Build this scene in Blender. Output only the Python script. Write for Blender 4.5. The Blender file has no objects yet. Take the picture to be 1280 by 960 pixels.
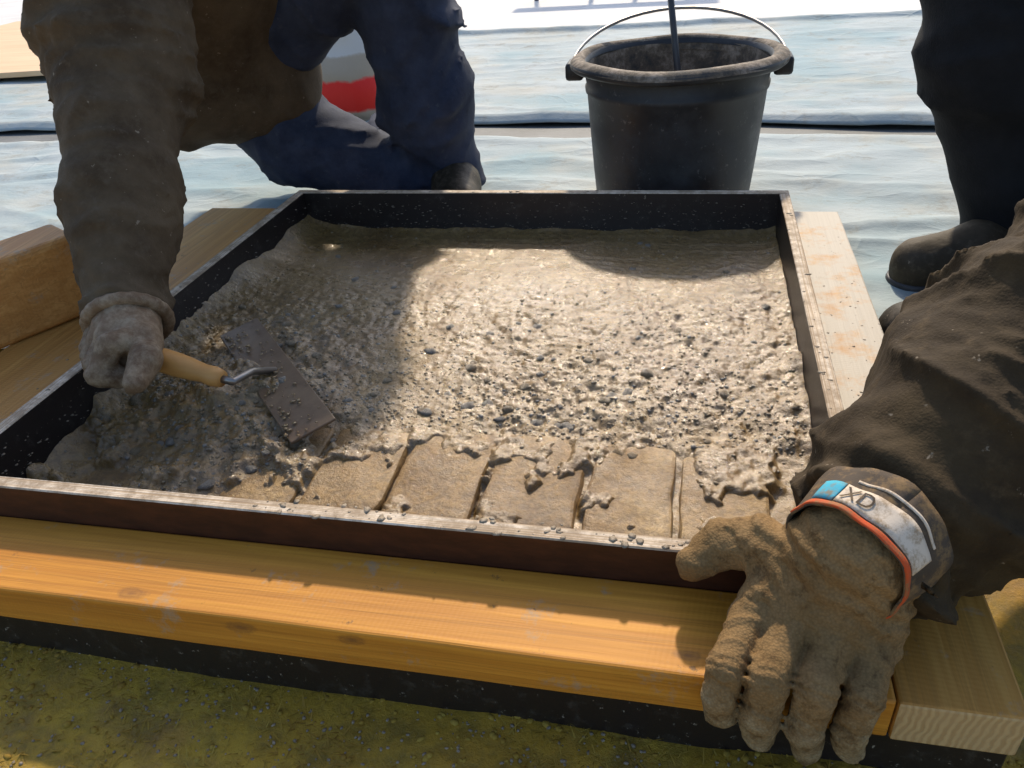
import bpy, bmesh, math, random
import numpy as np
from mathutils import Vector, Matrix

random.seed(7)
rng = np.random.default_rng(7)
sc = bpy.context.scene
COL = sc.collection

# ------------------------------------------------------------------ camera
W_PX, H_PX, F_PX = 1280.0, 960.0, 981.0
CAM = np.array([0.0, 0.0, 0.535])
dY = np.array([245.0, -640.0, F_PX]); dY /= np.linalg.norm(dY)
dX = np.array([4570.0, 245.0, -F_PX]); dX -= dX.dot(dY) * dY; dX /= np.linalg.norm(dX)
dZ = np.cross(dY, dX)
if dZ[1] > 0:
    dZ = -dZ
ROT = np.array([dX, dY, dZ])            # world = ROT @ (right, down, forward)
cd = bpy.data.cameras.new("camera")
cam = bpy.data.objects.new("camera", cd)
COL.objects.link(cam)
cd.sensor_width = 36.0
cd.lens = 36.0 * F_PX / W_PX
cd.clip_start = 0.02
cd.clip_end = 400.0
m = Matrix.Identity(4)
for i in range(3):
    m[i][0] = ROT[i][0]; m[i][1] = -ROT[i][1]; m[i][2] = -ROT[i][2]; m[i][3] = CAM[i]
cam.matrix_world = m
sc.camera = cam


def _ray(px, py):
    return ROT @ np.array([px - W_PX / 2, py - H_PX / 2, F_PX])


def at_z(px, py, z):
    d = _ray(px, py); return CAM + d * ((z - CAM[2]) / d[2])


def at_y(px, py, y):
    d = _ray(px, py); return CAM + d * (y / d[1])


# ------------------------------------------------------------------ light
SUN_EL, SUN_AZ = math.radians(41), math.radians(-4)     # azimuth from +Y towards +X
world = bpy.data.worlds.new("World")
sc.world = world
world.use_nodes = True
wn = world.node_tree
sky = wn.nodes.new("ShaderNodeTexSky")
sky.sky_type = 'NISHITA'
sky.sun_disc = False
sky.sun_elevation = SUN_EL
sky.sun_rotation = SUN_AZ
sky.air_density = 1.0
sky.dust_density = 1.6
sky.ozone_density = 1.0
wn.links.new(sky.outputs[0], wn.nodes["Background"].inputs[0])
wn.nodes["Background"].inputs[1].default_value = 0.15
sd = bpy.data.lights.new("sun", 'SUN')
sd.energy = 2.9
sd.angle = math.radians(2.5)
sd.color = (1.0, 0.86, 0.66)
sun = bpy.data.objects.new("sun", sd)
COL.objects.link(sun)
sdir = Vector((math.sin(SUN_AZ) * math.cos(SUN_EL), math.cos(SUN_AZ) * math.cos(SUN_EL), math.sin(SUN_EL)))
sun.rotation_euler = sdir.to_track_quat('Z', 'Y').to_euler()
sun.location = (0, 0, 6)
sc.view_settings.view_transform = 'Standard'
sc.view_settings.look = 'None'
sc.view_settings.exposure = 0.5
sc.view_settings.gamma = 1.0


# ------------------------------------------------------------------ helpers
def link(o, parent=None):
    COL.objects.link(o)
    if parent is not None:
        o.parent = parent
    return o


def tag(o, label=None, cat=None, group=None, kind=None):
    if label: o["label"] = label
    if cat: o["category"] = cat
    if group: o["group"] = group
    if kind: o["kind"] = kind
    return o


def empty(name, loc):
    o = bpy.data.objects.new(name, None)
    o.location = loc
    o.empty_display_size = 0.05
    return link(o)


def mesh_obj(name, verts, faces, mats, parent=None, smooth=False, mat_idx=None):
    me = bpy.data.meshes.new(name)
    v = np.asarray(verts, dtype=float)
    if parent is not None:
        v = v - np.array(parent.matrix_world.translation if False else parent.location)
    me.from_pydata([tuple(p) for p in v], [], [tuple(int(i) for i in f) for f in faces])
    for mm in (mats if isinstance(mats, (list, tuple)) else [mats]):
        me.materials.append(mm)
    if mat_idx is not None:
        me.polygons.foreach_set("material_index", np.asarray(mat_idx, dtype=np.int32))
    if smooth:
        me.polygons.foreach_set("use_smooth", np.ones(len(me.polygons), dtype=bool))
    me.update()
    return link(bpy.data.objects.new(name, me), parent)


def bm_obj(name, bm, mats, parent=None, smooth=False):
    if parent is not None:
        bmesh.ops.translate(bm, verts=bm.verts, vec=-Vector(parent.location))
    me = bpy.data.meshes.new(name)
    bm.to_mesh(me); bm.free()
    for mm in (mats if isinstance(mats, (list, tuple)) else [mats]):
        me.materials.append(mm)
    if smooth:
        me.polygons.foreach_set("use_smooth", np.ones(len(me.polygons), dtype=bool))
    return link(bpy.data.objects.new(name, me), parent)


def box_bm(x0, x1, y0, y1, z0, z1, bevel=0.0, segs=2, bm=None):
    b = bmesh.new()
    vs = [b.verts.new(p) for p in ((x0, y0, z0), (x1, y0, z0), (x1, y1, z0), (x0, y1, z0),
                                   (x0, y0, z1), (x1, y0, z1), (x1, y1, z1), (x0, y1, z1))]
    for f in ((3, 2, 1, 0), (4, 5, 6, 7), (0, 1, 5, 4), (1, 2, 6, 5), (2, 3, 7, 6), (3, 0, 4, 7)):
        b.faces.new([vs[i] for i in f])
    if bevel:
        bmesh.ops.bevel(b, geom=list(b.edges), offset=bevel, segments=segs, affect='EDGES', profile=0.5)
    return b


# value noise in numpy ------------------------------------------------
_LAT = rng.random((64, 64, 64))


def vnoise(x, y, z=None):
    if z is None:
        z = np.zeros_like(x)
    xi = np.floor(x).astype(int); yi = np.floor(y).astype(int); zi = np.floor(z).astype(int)
    fx, fy, fz = x - xi, y - yi, z - zi
    fx = fx * fx * (3 - 2 * fx); fy = fy * fy * (3 - 2 * fy); fz = fz * fz * (3 - 2 * fz)
    g = lambda a, b, c: _LAT[(xi + a) & 63, (yi + b) & 63, (zi + c) & 63]
    c00 = g(0, 0, 0) * (1 - fx) + g(1, 0, 0) * fx
    c10 = g(0, 1, 0) * (1 - fx) + g(1, 1, 0) * fx
    c01 = g(0, 0, 1) * (1 - fx) + g(1, 0, 1) * fx
    c11 = g(0, 1, 1) * (1 - fx) + g(1, 1, 1) * fx
    return (c00 * (1 - fy) + c10 * fy) * (1 - fz) + (c01 * (1 - fy) + c11 * fy) * fz


def fbm(x, y, z=None, o=4):
    s = 0; a = 0.5; t = 0
    for k in range(o):
        f = 2 ** k
        s = s + a * vnoise(x * f + 17.3 * k, y * f + 5.1 * k, None if z is None else z * f + 9.7 * k)
        t += a; a *= 0.5
    return s / t


def sstep(a, b, x):
    t = np.clip((x - a) / (b - a), 0, 1)
    return t * t * (3 - 2 * t)


# signed distance modelling -> one continuous mesh --------------------
def round_cone(P, a, b, r1, r2):
    a = np.asarray(a, float); b = np.asarray(b, float)
    ba = b - a; l2 = ba.dot(ba)
    t = np.clip(((P - a) @ ba) / max(l2, 1e-12), 0, 1)
    d = np.linalg.norm(P - a - t[..., None] * ba, axis=-1)
    return d - (r1 + (r2 - r1) * t)


def ellipsoid(P, c, r, M=None):
    q = P - np.asarray(c, float)
    if M is not None:
        q = q @ M
    r = np.asarray(r, float)
    k0 = np.linalg.norm(q / r, axis=-1)
    return (k0 - 1.0) * r.min()


def smin(a, b, k):
    h = np.clip(0.5 + 0.5 * (b - a) / k, 0, 1)
    return b * (1 - h) + a * h - k * h * (1 - h)


def surface_nets(fn, lo, hi, vox):
    lo = np.asarray(lo, float); hi = np.asarray(hi, float)
    n = np.ceil((hi - lo) / vox).astype(int) + 1
    ax = [lo[i] + vox * np.arange(n[i]) for i in range(3)]
    P = np.stack(np.meshgrid(*ax, indexing='ij'), -1)
    D = fn(P.reshape(-1, 3)).reshape(n)
    ins = D < 0
    cn = n - 1
    acc = np.zeros((*cn, 3)); cnt = np.zeros(cn)
    corners = [(i, j, k) for i in (0, 1) for j in (0, 1) for k in (0, 1)]
    sl = lambda c: tuple(slice(c[i], c[i] + cn[i]) for i in range(3))
    for c in corners:
        for axis in range(3):
            if c[axis] == 1:
                continue
            e = list(c); e[axis] = 1
            d0 = D[sl(c)]; d1 = D[sl(e)]
            cross = (d0 < 0) != (d1 < 0)
            t = np.where(cross, d0 / np.where(cross, d0 - d1, 1), 0)
            off = np.zeros((*cn, 3))
            for i in range(3):
                off[..., i] = c[i]
            off[..., axis] += t
            acc += off * cross[..., None]
            cnt += cross
    act = cnt > 0
    idx = -np.ones(cn, dtype=np.int64)
    idx[act] = np.arange(act.sum())
    cell = np.stack(np.nonzero(act), -1)
    V = lo + vox * (cell + acc[act] / cnt[act][:, None])
    F = []
    for axis in range(3):
        u, w = (axis + 1) % 3, (axis + 2) % 3
        s0 = [slice(None)] * 3; s1 = [slice(None)] * 3
        s0[axis] = slice(0, -1); s1[axis] = slice(1, None)
        a, b = ins[tuple(s0)], ins[tuple(s1)]
        ch = np.stack(np.nonzero(a != b), -1)
        ok = (ch[:, u] > 0) & (ch[:, w] > 0) & (ch[:, u] < n[u] - 1) & (ch[:, w] < n[w] - 1)
        ch = ch[ok]
        flip = ~a[tuple(ch.T)]
        def cc(du, dw):
            q = ch.copy(); q[:, u] += du; q[:, w] += dw
            return idx[tuple(q.T)]
        q = np.stack([cc(-1, -1), cc(0, -1), cc(0, 0), cc(-1, 0)], -1)
        q[flip] = q[flip][:, ::-1]
        F.append(q)
    return V, np.concatenate(F)


class Blob:
    """round cones and ellipsoids joined smoothly into one skin"""
    def __init__(self, k=0.02):
        self.p = []; self.k = k; self.folds = []; self.cuts = []

    def cone(self, a, b, r1, r2, k=None):
        self.p.append(('c', np.asarray(a, float), np.asarray(b, float), r1, r2, k)); return self

    def chain(self, pts, rs, k=None):
        for i in range(len(pts) - 1):
            self.cone(pts[i], pts[i + 1], rs[i], rs[i + 1], k)
        return self

    def ell(self, c, r, k=None, M=None):
        self.p.append(('e', np.asarray(c, float), np.asarray(r, float), M, None, k)); return self

    def fold(self, fn):
        self.folds.append(fn); return self

    def cut(self, fn):
        self.cuts.append(fn); return self

    def dist(self, P):
        d = None
        for q in self.p:
            e = round_cone(P, q[1], q[2], q[3], q[4]) if q[0] == 'c' else ellipsoid(P, q[1], q[2], q[3])
            d = e if d is None else smin(d, e, q[5] if q[5] else self.k)
        if self.folds:
            near = np.abs(d) < 0.05
            for fo in self.folds:
                d[near] += fo(P[near])
        for c in self.cuts:
            d = np.maximum(d, c(P))
        return d

    def build(self, name, vox, mats, parent=None, pad=0.03):
        lo = np.full(3, 1e9); hi = -lo
        for q in self.p:
            if q[0] == 'c':
                for p_, r_ in ((q[1], q[3]), (q[2], q[4])):
                    lo = np.minimum(lo, p_ - r_); hi = np.maximum(hi, p_ + r_)
            else:
                r_ = q[2].max(); lo = np.minimum(lo, q[1] - r_); hi = np.maximum(hi, q[1] + r_)
        V, F = surface_nets(self.dist, lo - pad, hi + pad, vox)
        return mesh_obj(name, V, F, mats, parent, smooth=True)


def cloth_folds(amp, axis, freq, seed, sharp=3.0):
    """irregular creases that run round a limb: ridged noise stretched across its axis"""
    axis = np.asarray(axis, float); axis /= np.linalg.norm(axis)
    side = np.cross(axis, [0.37, 0.81, 0.45]); side /= np.linalg.norm(side)
    third = np.cross(axis, side)
    k = freq / 6.283
    def fn(P):
        w = fbm(P[:, 0] * 6 + seed, P[:, 1] * 6 + seed * 2, P[:, 2] * 6 + 40, 2) - 0.5
        a_, b_, c_ = P @ axis, P @ side, P @ third
        o = 0
        for t, sd in ((0.45, 0.0), (-0.40, 17.0)):
            n1 = vnoise((a_ + t * b_) * k * 1.5 + 2.2 * w + seed + sd, b_ * k * 0.24 + sd, c_ * k * 0.24 + seed * 1.7)
            o = o + (1 - np.abs(2 * n1 - 1)) ** sharp
        m1 = fbm(P[:, 0] * 6 + seed * 3, P[:, 1] * 6, P[:, 2] * 6 + 11, 2)
        return -amp * (o * (0.35 + 0.9 * sstep(0.38, 0.62, m1)) - 0.55) - amp * 0.7 * w
    return fn


# ------------------------------------------------------------------ materials
class Mat:
    def __init__(self, name, rough=0.6, spec=0.5):
        self.m = bpy.data.materials.new(name)
        self.m.use_nodes = True
        self.t = self.m.node_tree
        self.b = self.t.nodes["Principled BSDF"]
        self.b.inputs["Roughness"].default_value = rough
        self.b.inputs["Specular IOR Level"].default_value = spec
        self.co = self.t.nodes.new("ShaderNodeTexCoord").outputs["Object"]

    def n(self, t, **kw):
        nd = self.t.nodes.new(t)
        for k, v in kw.items():
            setattr(nd, k, v)
        return nd

    def l(self, a, b):
        self.t.links.new(a, b)

    def mapping(self, scale=(1, 1, 1), loc=(0, 0, 0), rot=(0, 0, 0), src=None):
        nd = self.n("ShaderNodeMapping")
        nd.inputs["Scale"].default_value = scale
        nd.inputs["Location"].default_value = loc
        nd.inputs["Rotation"].default_value = rot
        self.l(src or self.co, nd.inputs[0])
        return nd.outputs[0]

    def noise(self, scale, detail=5, rough=0.6, vec=None, dist=0.0):
        nd = self.n("ShaderNodeTexNoise")
        nd.inputs["Scale"].default_value = scale
        nd.inputs["Detail"].default_value = detail
        nd.inputs["Roughness"].default_value = rough
        nd.inputs["Distortion"].default_value = dist
        self.l(vec or self.co, nd.inputs["Vector"])
        return nd.outputs["Fac"]

    def ramp(self, fac, stops, interp='LINEAR'):
        nd = self.n("ShaderNodeValToRGB")
        cr = nd.color_ramp; cr.interpolation = interp
        while len(cr.elements) < len(stops):
            cr.elements.new(0.5)
        for e, (p, c) in zip(cr.elements, stops):
            e.position = p
            e.color = (*c, 1) if isinstance(c, tuple) else (c, c, c, 1)
        self.l(fac, nd.inputs[0])
        return nd.outputs[0]

    def mix(self, fac, a, b, blend='MIX'):
        nd = self.n("ShaderNodeMix", data_type='RGBA', blend_type=blend)
        for s, v in ((nd.inputs[0], fac), (nd.inputs[6], a), (nd.inputs[7], b)):
            if isinstance(v, (int, float)):
                s.default_value = v
            elif isinstance(v, tuple):
                s.default_value = (*v, 1)
            else:
                self.l(v, s)
        return nd.outputs[2]

    def math(self, op, a, b=0.0):
        nd = self.n("ShaderNodeMath", operation=op)
        for s, v in ((nd.inputs[0], a), (nd.inputs[1], b)):
            if isinstance(v, (int, float)):
                s.default_value = v
            else:
                self.l(v, s)
        return nd.outputs[0]

    def color(self, c):
        if isinstance(c, tuple):
            self.b.inputs["Base Color"].default_value = (*c, 1)
        else:
            self.l(c, self.b.inputs["Base Color"])
        return self

    def rough(self, r):
        self.l(r, self.b.inputs["Roughness"]); return self

    def bump(self, h, strength=0.4, dist=0.003):
        nd = self.n("ShaderNodeBump")
        nd.inputs["Strength"].default_value = strength
        nd.inputs["Distance"].default_value = dist
        self.l(h, nd.inputs["Height"])
        if self.b.inputs["Normal"].is_linked:
            self.l(self.b.inputs["Normal"].links[0].from_socket, nd.inputs["Normal"])
        self.l(nd.outputs[0], self.b.inputs["Normal"])
        return self


def wood(name, light, dark, axis, dust=0.0, knots=(), rough=0.62, dustcol=(0.50, 0.47, 0.40), dust_from=None):
    M = Mat(name, rough)
    sca = [55, 55, 55]; sca[axis] = 2.2
    g1 = M.noise(1.0, 6, 0.65, M.mapping(tuple(sca)), 0.6)
    sca2 = [230, 230, 230]; sca2[axis] = 6
    g2 = M.noise(1.0, 3, 0.6, M.mapping(tuple(sca2)))
    sca3 = [9, 9, 9]; sca3[axis] = 1.2
    g3 = M.noise(1.0, 3, 0.6, M.mapping(tuple(sca3)))
    late = M.noise(1.0, 4, 0.55, M.mapping(tuple((1.3 if i == axis else 95) for i in range(3))), 0.9)
    c = M.ramp(g1, [(0.32, dark), (0.62, light)])
    c = M.mix(M.ramp(late, [(0.50, 0.0), (0.56, 0.55), (0.60, 0.0)]), c, tuple(0.55 * x for x in dark))
    c = M.mix(M.ramp(g2, [(0.35, 0.75), (0.6, 0.0)]), c, dark)
    c = M.mix(M.ramp(g3, [(0.35, 0.45), (0.65, 0.0)]), c, tuple(0.6 * x for x in dark))
    for (kx, ky, kz, kr) in knots:
        s = [1 / kr] * 3; s[axis] = 0.45 / kr
        nd = M.n("ShaderNodeVectorMath", operation='DISTANCE')
        M.l(M.mapping(tuple(s)), nd.inputs[0])
        nd.inputs[1].default_value = tuple(a * b for a, b in zip((kx + 0.27, ky - 0.85, kz), s))
        dd = M.math('ADD', nd.outputs["Value"], M.math('MULTIPLY', M.math('SUBTRACT', M.noise(70, 5, 0.7), 0.5), 1.3))
        c = M.mix(M.ramp(dd, [(0.1, 0.75), (0.5, 0.35), (0.65, 0.5), (1.0, 0.0)]), c, (0.16, 0.065, 0.018))
    if dust:
        nz = M.noise(14, 6, 0.7)
        f = M.ramp(nz, [(dust * 0.5 + 0.05, 0.9), (dust * 0.5 + 0.25, 0.0)])
        if dust_from is not None:           # dusty only beyond the part that is handled
            sp = M.n("ShaderNodeSeparateXYZ"); M.l(M.co, sp.inputs[0])
            yy = M.math('ADD', sp.outputs["Y"], M.math('MULTIPLY', M.math('SUBTRACT', nz, 0.5), 0.25))
            f = M.math('MULTIPLY', f, M.ramp(M.math('SUBTRACT', yy, dust_from - 0.5), [(0.46, 0.0), (0.56, 1.0)]))
        c = M.mix(f, c, dustcol)
    saw = M.n("ShaderNodeTexWave", wave_type='BANDS', bands_direction='XYZ'[axis])
    saw.inputs["Scale"].default_value = 75; saw.inputs["Distortion"].default_value = 1.5; saw.inputs["Detail"].default_value = 2
    M.l(M.mapping((1, 1, 1), rot=(0, 0, 0.12)), saw.inputs["Vector"])
    M.bump(saw.outputs["Fac"], 0.10, 0.0008)
    dn = M.noise(34, 7, 0.8)
    c = M.mix(M.ramp(dn, [(0.63, 0.0), (0.68, 0.75)]), c, (0.10, 0.055, 0.02))
    st = M.noise(22, 7, 0.75)
    c = M.mix(M.ramp(st, [(0.58, 0.0), (0.68, 0.6)]), c, (0.33, 0.27, 0.19))
    M.color(c)
    M.bump(g2, 0.35, 0.0012)
    M.bump(g1, 0.3, 0.002)
    return M.m


M_front = wood("orange_pine", (0.76, 0.34, 0.034), (0.52, 0.20, 0.015), 0, 0.0,
               knots=((-0.43, 0.372, 0.0687, 0.007), (-0.33, 0.361, 0.058, 0.007), (-0.235, 0.361, 0.060, 0.006),
                      (0.015, 0.378, 0.0687, 0.005)))
M_side = wood("pale_dusty_pine", (0.70, 0.36, 0.075), (0.54, 0.24, 0.035), 1, 0.92, dust_from=-0.30)
M_left = wood("tan_pine", (0.70, 0.37, 0.095), (0.52, 0.24, 0.05), 1, 0.12)
M_offcut = wood("rust_brown_timber", (0.76, 0.38, 0.11), (0.55, 0.23, 0.05), 1, 0.0)

M = Mat("end_grain", 0.75)
wv = M.n("ShaderNodeTexWave", wave_type='RINGS', rings_direction='Y')
wv.inputs["Scale"].default_value = 62
wv.inputs["Distortion"].default_value = 5.5
wv.inputs["Detail"].default_value = 2
M.l(M.mapping((1, 1, 1), (0.16, 0, -0.13)), wv.inputs["Vector"])
M.color(M.mix(M.noise(60, 4), M.ramp(wv.outputs["Fac"], [(0.2, (0.42, 0.25, 0.09)), (0.75, (0.62, 0.42, 0.18))]), (0.50, 0.33, 0.15)))
M.bump(wv.outputs["Fac"], 0.5, 0.001)
M_end = M.m

M = Mat("dark_film_ply", 0.38)
nz = M.noise(45, 8, 0.75)
nv = M.noise(160, 5, 0.7)
c = M.mix(M.ramp(nz, [(0.55, 0.0), (0.68, 0.8)]), (0.016, 0.011, 0.010), (0.055, 0.047, 0.04))
c = M.mix(M.ramp(nv, [(0.64, 0.0), (0.70, 0.9)]), c, (0.30, 0.26, 0.2))
M.color(c).bump(nz, 0.3, 0.001)
M_film = M.m
M = Mat("dark_brown_film_ply", 0.45)
nz = M.noise(30, 7, 0.7, M.mapping((1, 1, 3)))
M.color(M.mix(M.ramp(nz, [(0.4, 0.0), (0.75, 1.0)]), (0.030, 0.008, 0.004), (0.075, 0.022, 0.009))).bump(nz, 0.3, 0.001)
M_filmout = M.m

def ply_edge(name, axis):
    M = Mat(name, 0.7)
    s = [40, 40, 1]; s[axis] = 700; s[1 - axis] = 4
    lam = M.noise(1.0, 2, 0.5, M.mapping(tuple(s)))
    c = M.ramp(lam, [(0.38, (0.40, 0.28, 0.17)), (0.52, (0.66, 0.54, 0.40)), (0.65, (0.74, 0.66, 0.55))])
    d = M.noise(38, 7, 0.75)
    c = M.mix(M.ramp(d, [(0.40, 0.0), (0.58, 0.85)]), c, (0.27, 0.19, 0.115))
    M.color(c).bump(lam, 0.5, 0.001).bump(d, 0.3, 0.002)
    return M.m
M_edge_x = ply_edge("ply_edge_front", 1)
M_edge_y = ply_edge("ply_edge_side", 0)

# wet concrete
def wet_mat(name, c0, c1, c2, r0=0.16, r1=0.42, coat=0.0):
    M = Mat(name, 0.3, 0.6)
    a = M.noise(9, 6, 0.65)
    b = M.noise(130, 6, 0.7)
    e = M.noise(420, 4, 0.7)
    c = M.ramp(a, [(0.3, c0), (0.5, c1), (0.7, c2)])
    c = M.mix(M.ramp(b, [(0.4, 0.55), (0.62, 0.0)]), c, tuple(0.45 * x for x in c0))
    M.color(c)
    M.rough(M.ramp(M.noise(24, 5, 0.7), [(0.35, r0), (0.65, r1)]))
    M.bump(b, 0.6, 0.004)
    coat_n = M.b.inputs["Normal"].links[0].from_socket
    M.bump(e, 0.35, 0.0012)
    if coat:
        M.l(M.ramp(M.noise(17, 5, 0.7), [(0.36, 0.025), (0.62, 0.10)]), M.b.inputs["Coat Roughness"])
        M.l(M.ramp(M.noise(13, 5, 0.7), [(0.33, 0.2 * coat), (0.48, coat)]), M.b.inputs["Coat Weight"])
        M.b.inputs["Coat IOR"].default_value = 1.45
        M.l(coat_n, M.b.inputs["Coat Normal"])
    return M.m
M_conc = wet_mat("wet_concrete", (0.20, 0.110, 0.030), (0.29, 0.175, 0.054), (0.36, 0.235, 0.088), 0.16, 0.50, 1.0)
M_slab = wet_mat("muddy_slab", (0.15, 0.08, 0.022), (0.29, 0.165, 0.048), (0.42, 0.27, 0.10), 0.35, 0.7, 0.4)
M_stone = wet_mat("wet_gravel", (0.20, 0.14, 0.07), (0.30, 0.21, 0.10), (0.38, 0.29, 0.17), 0.2, 0.4, 0.8)
M_stone2 = wet_mat("grey_gravel", (0.17, 0.145, 0.11), (0.28, 0.24, 0.18), (0.38, 0.34, 0.28), 0.2, 0.4, 0.8)
M_mud = wet_mat("drying_mud", (0.22, 0.17, 0.11), (0.33, 0.26, 0.18), (0.42, 0.35, 0.26), 0.4, 0.7)

# ------------------------------------------------------------------ ground
M = Mat("olive_mud_ground", 0.6)
a = M.noise(2.6, 6, 0.65); b = M.noise(30, 8, 0.72); e = M.noise(240, 5, 0.7)
c = M.ramp(a, [(0.34, (0.44, 0.23, 0.016)), (0.5, (0.40, 0.24, 0.014)), (0.66, (0.46, 0.32, 0.03))])
c = M.mix(M.ramp(b, [(0.36, 0.7), (0.56, 0.0)]), c, (0.12, 0.085, 0.010))
c = M.mix(M.ramp(M.noise(5.5, 5, 0.7), [(0.55, 0.0), (0.7, 0.6)]), c, (0.26, 0.13, 0.05))
c = M.mix(M.ramp(e, [(0.66, 0.0), (0.74, 0.6)]), c, (0.34, 0.30, 0.2))
M.color(c).rough(M.ramp(b, [(0.3, 0.42), (0.7, 0.8)])).bump(b, 0.6, 0.006).bump(e, 0.4, 0.0016)
M_ground = M.m
n = 150
gx = np.concatenate([[-60, -25, -8, -3], np.linspace(-1.6, 1.2, n), [3, 8, 25, 60]])
gy = np.concatenate([[-60, -20, -5, -1.5], np.linspace(-0.1, 1.2, 80), [3, 8, 25, 90]])
X, Y = np.meshgrid(gx, gy, indexing='ij')
Z = -0.012 + 0.016 * (fbm(X * 9, Y * 9, None, 4) - 0.5) + 0.004 * (fbm(X * 60, Y * 60, None, 3) - 0.5)
Z = np.minimum(Z, 0.004)
V = np.stack([X, Y, Z], -1).reshape(-1, 3)
nx, ny = len(gx), len(gy)
I = np.arange(nx * ny).reshape(nx, ny)
def grid_faces(I):
    return np.stack([I[:-1, :-1], I[1:, :-1], I[1:, 1:], I[:-1, 1:]], -1).reshape(-1, 4)
tag(mesh_obj("ground", V, grid_faces(I), M_ground, smooth=True), kind="structure")

M = Mat("pale_paving", 0.8)
a = M.noise(3.2, 6, 0.6); b = M.noise(60, 6, 0.7)
c = M.ramp(a, [(0.3, (0.60, 0.58, 0.55)), (0.7, (0.72, 0.71, 0.69))])
ln = M.noise(1.0, 4, 0.7, M.mapping((0.8, 14, 1)))
c = M.mix(M.ramp(ln, [(0.3, 0.5), (0.5, 0.0)]), c, (0.50, 0.50, 0.50))
M.color(c).bump(b, 0.3, 0.002)
M_pave = M.m
V, F = [], []
def pave_piece(x0, x1, y0, y1):
    b = box_bm(x0, x1, y0, y1, -0.05, 0.012, 0.006, 1)
    return b
tag(bm_obj("pavement", pave_piece(-14, 14, 3.62, 30), M_pave), kind="structure")
M = Mat("grey_slurry_ground", 0.7)
a = M.noise(5, 6, 0.65)
M.color(M.ramp(a, [(0.3, (0.11, 0.115, 0.11)), (0.7, (0.20, 0.205, 0.20))])).bump(M.noise(60, 6, 0.7), 0.4, 0.003)
tag(bm_obj("terrain", box_bm(-14, 14, 0.95, 3.6, -0.05, 0.0045, 0.0005, 1), M.m), kind="structure")


# pale wrinkled ground sheets
M = Mat("pale_sheet", 0.75, 0.15)
a = M.noise(4, 5, 0.6)
b = M.noise(1.0, 6, 0.7, M.mapping((26, 44, 20)))
e = M.noise(90, 5, 0.7)
vo = M.n("ShaderNodeTexVoronoi", feature='DISTANCE_TO_EDGE')
vo.inputs["Scale"].default_value = 7.5
vd = M.n("ShaderNodeMix", data_type='VECTOR'); vd.inputs[0].default_value = 0.16
wn_ = M.n("ShaderNodeTexNoise"); wn_.inputs["Scale"].default_value = 5; M.l(M.co, wn_.inputs["Vector"])
M.l(M.mapping((1, 1.7, 1)), vd.inputs[4]); M.l(wn_.outputs["Color"], vd.inputs[5]); M.l(vd.outputs[1], vo.inputs["Vector"])
crease = M.ramp(vo.outputs["Distance"], [(0.0, 1.0), (0.05, 0.35), (0.14, 0.0)])
c = M.ramp(a, [(0.3, (0.33, 0.395, 0.41)), (0.7, (0.45, 0.50, 0.505))])
c = M.mix(M.ramp(e, [(0.62, 0.0), (0.72, 0.5)]), c, (0.38, 0.34, 0.28))
c = M.mix(M.ramp(M.noise(2.3, 5, 0.7), [(0.48, 0.0), (0.66, 0.6)]), c, (0.46, 0.42, 0.33))
c = M.mix(M.ramp(M.noise(1.7, 4, 0.6, M.mapping((1, 1, 1), (4, 7, 0))), [(0.50, 0.0), (0.62, 0.7)]), c, (0.24, 0.36, 0.40))
c = M.mix(M.ramp(M.noise(13, 7, 0.8), [(0.54, 0.0), (0.66, 0.55)]), c, (0.27, 0.25, 0.20))
M.color(c).bump(M.math('MULTIPLY', crease, M.ramp(M.noise(3.5, 4, 0.7), [(0.45, 0.0), (0.65, 1.0)])), 0.35, 0.006).bump(b, 0.45, 0.005).bump(e, 0.2, 0.001)
M_sheet = M.m


def sheet(name, x0, x1, fy0, fy1, label, seed, amp, nx=240, ny=160, ridge=0.018):
    u_ = np.linspace(0, 1, nx); v_ = np.linspace(0, 1, ny)
    U, Vv = np.meshgrid(u_, v_, indexing='ij')
    Xs = x0 + (x1 - x0) * U
    Y0 = fy0(Xs); Y1 = fy1(Xs)
    Ys = Y0 + (Y1 - Y0) * Vv
    w = 1 - np.abs(2 * fbm(Xs * 1.7 + seed, Ys * 7 + 3 * fbm(Xs * 2 + seed, Ys * 2), None, 3) - 1)
    Zs = 0.008 + amp * (w ** 3) + amp * 0.5 * (fbm(Xs * 8 + seed, Ys * 14, None, 3) - 0.4)
    edge = np.minimum(Vv, 1 - Vv) * (Y1 - Y0)
    Zs = np.maximum(Zs, 0.007)
    Zs = Zs + ridge * np.exp(-((edge - 0.03) / 0.02) ** 2) * (0.5 + fbm(Xs * 3 + seed, Ys * 3))
    top = np.stack([Xs, Ys, Zs], -1).reshape(-1, 3)
    I = np.arange(nx * ny).reshape(nx, ny)
    o = mesh_obj(name, top, grid_faces(I), M_sheet, smooth=True)
    md = o.modifiers.new("thickness", 'SOLIDIFY'); md.thickness = 0.003; md.offset = 1
    tag(o, label, "ground sheet")
    return o


sheet("ground_sheet", -4.2, 2.6, lambda x: 0.80 + 0.02 * np.sin(x * 5) + 0 * x, lambda x: 1.90 - 0.015 * x + 0.012 * np.sin(x * 7),
      "pale wrinkled sheet under the bucket and around the wooden mould", 3.0, 0.012, ridge=0.004)
sheet("ground_sheet", -4.2, 2.6, lambda x: 2.06 - 0.095 * sstep(-0.15, 0.5, x) + 0.01 * np.sin(x * 6), lambda x: 3.58 + 0.03 * np.sin(x * 3),
      "pale bluish sheet lying farther back beyond the dark gap behind the bucket", 9.0, 0.007)

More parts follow.
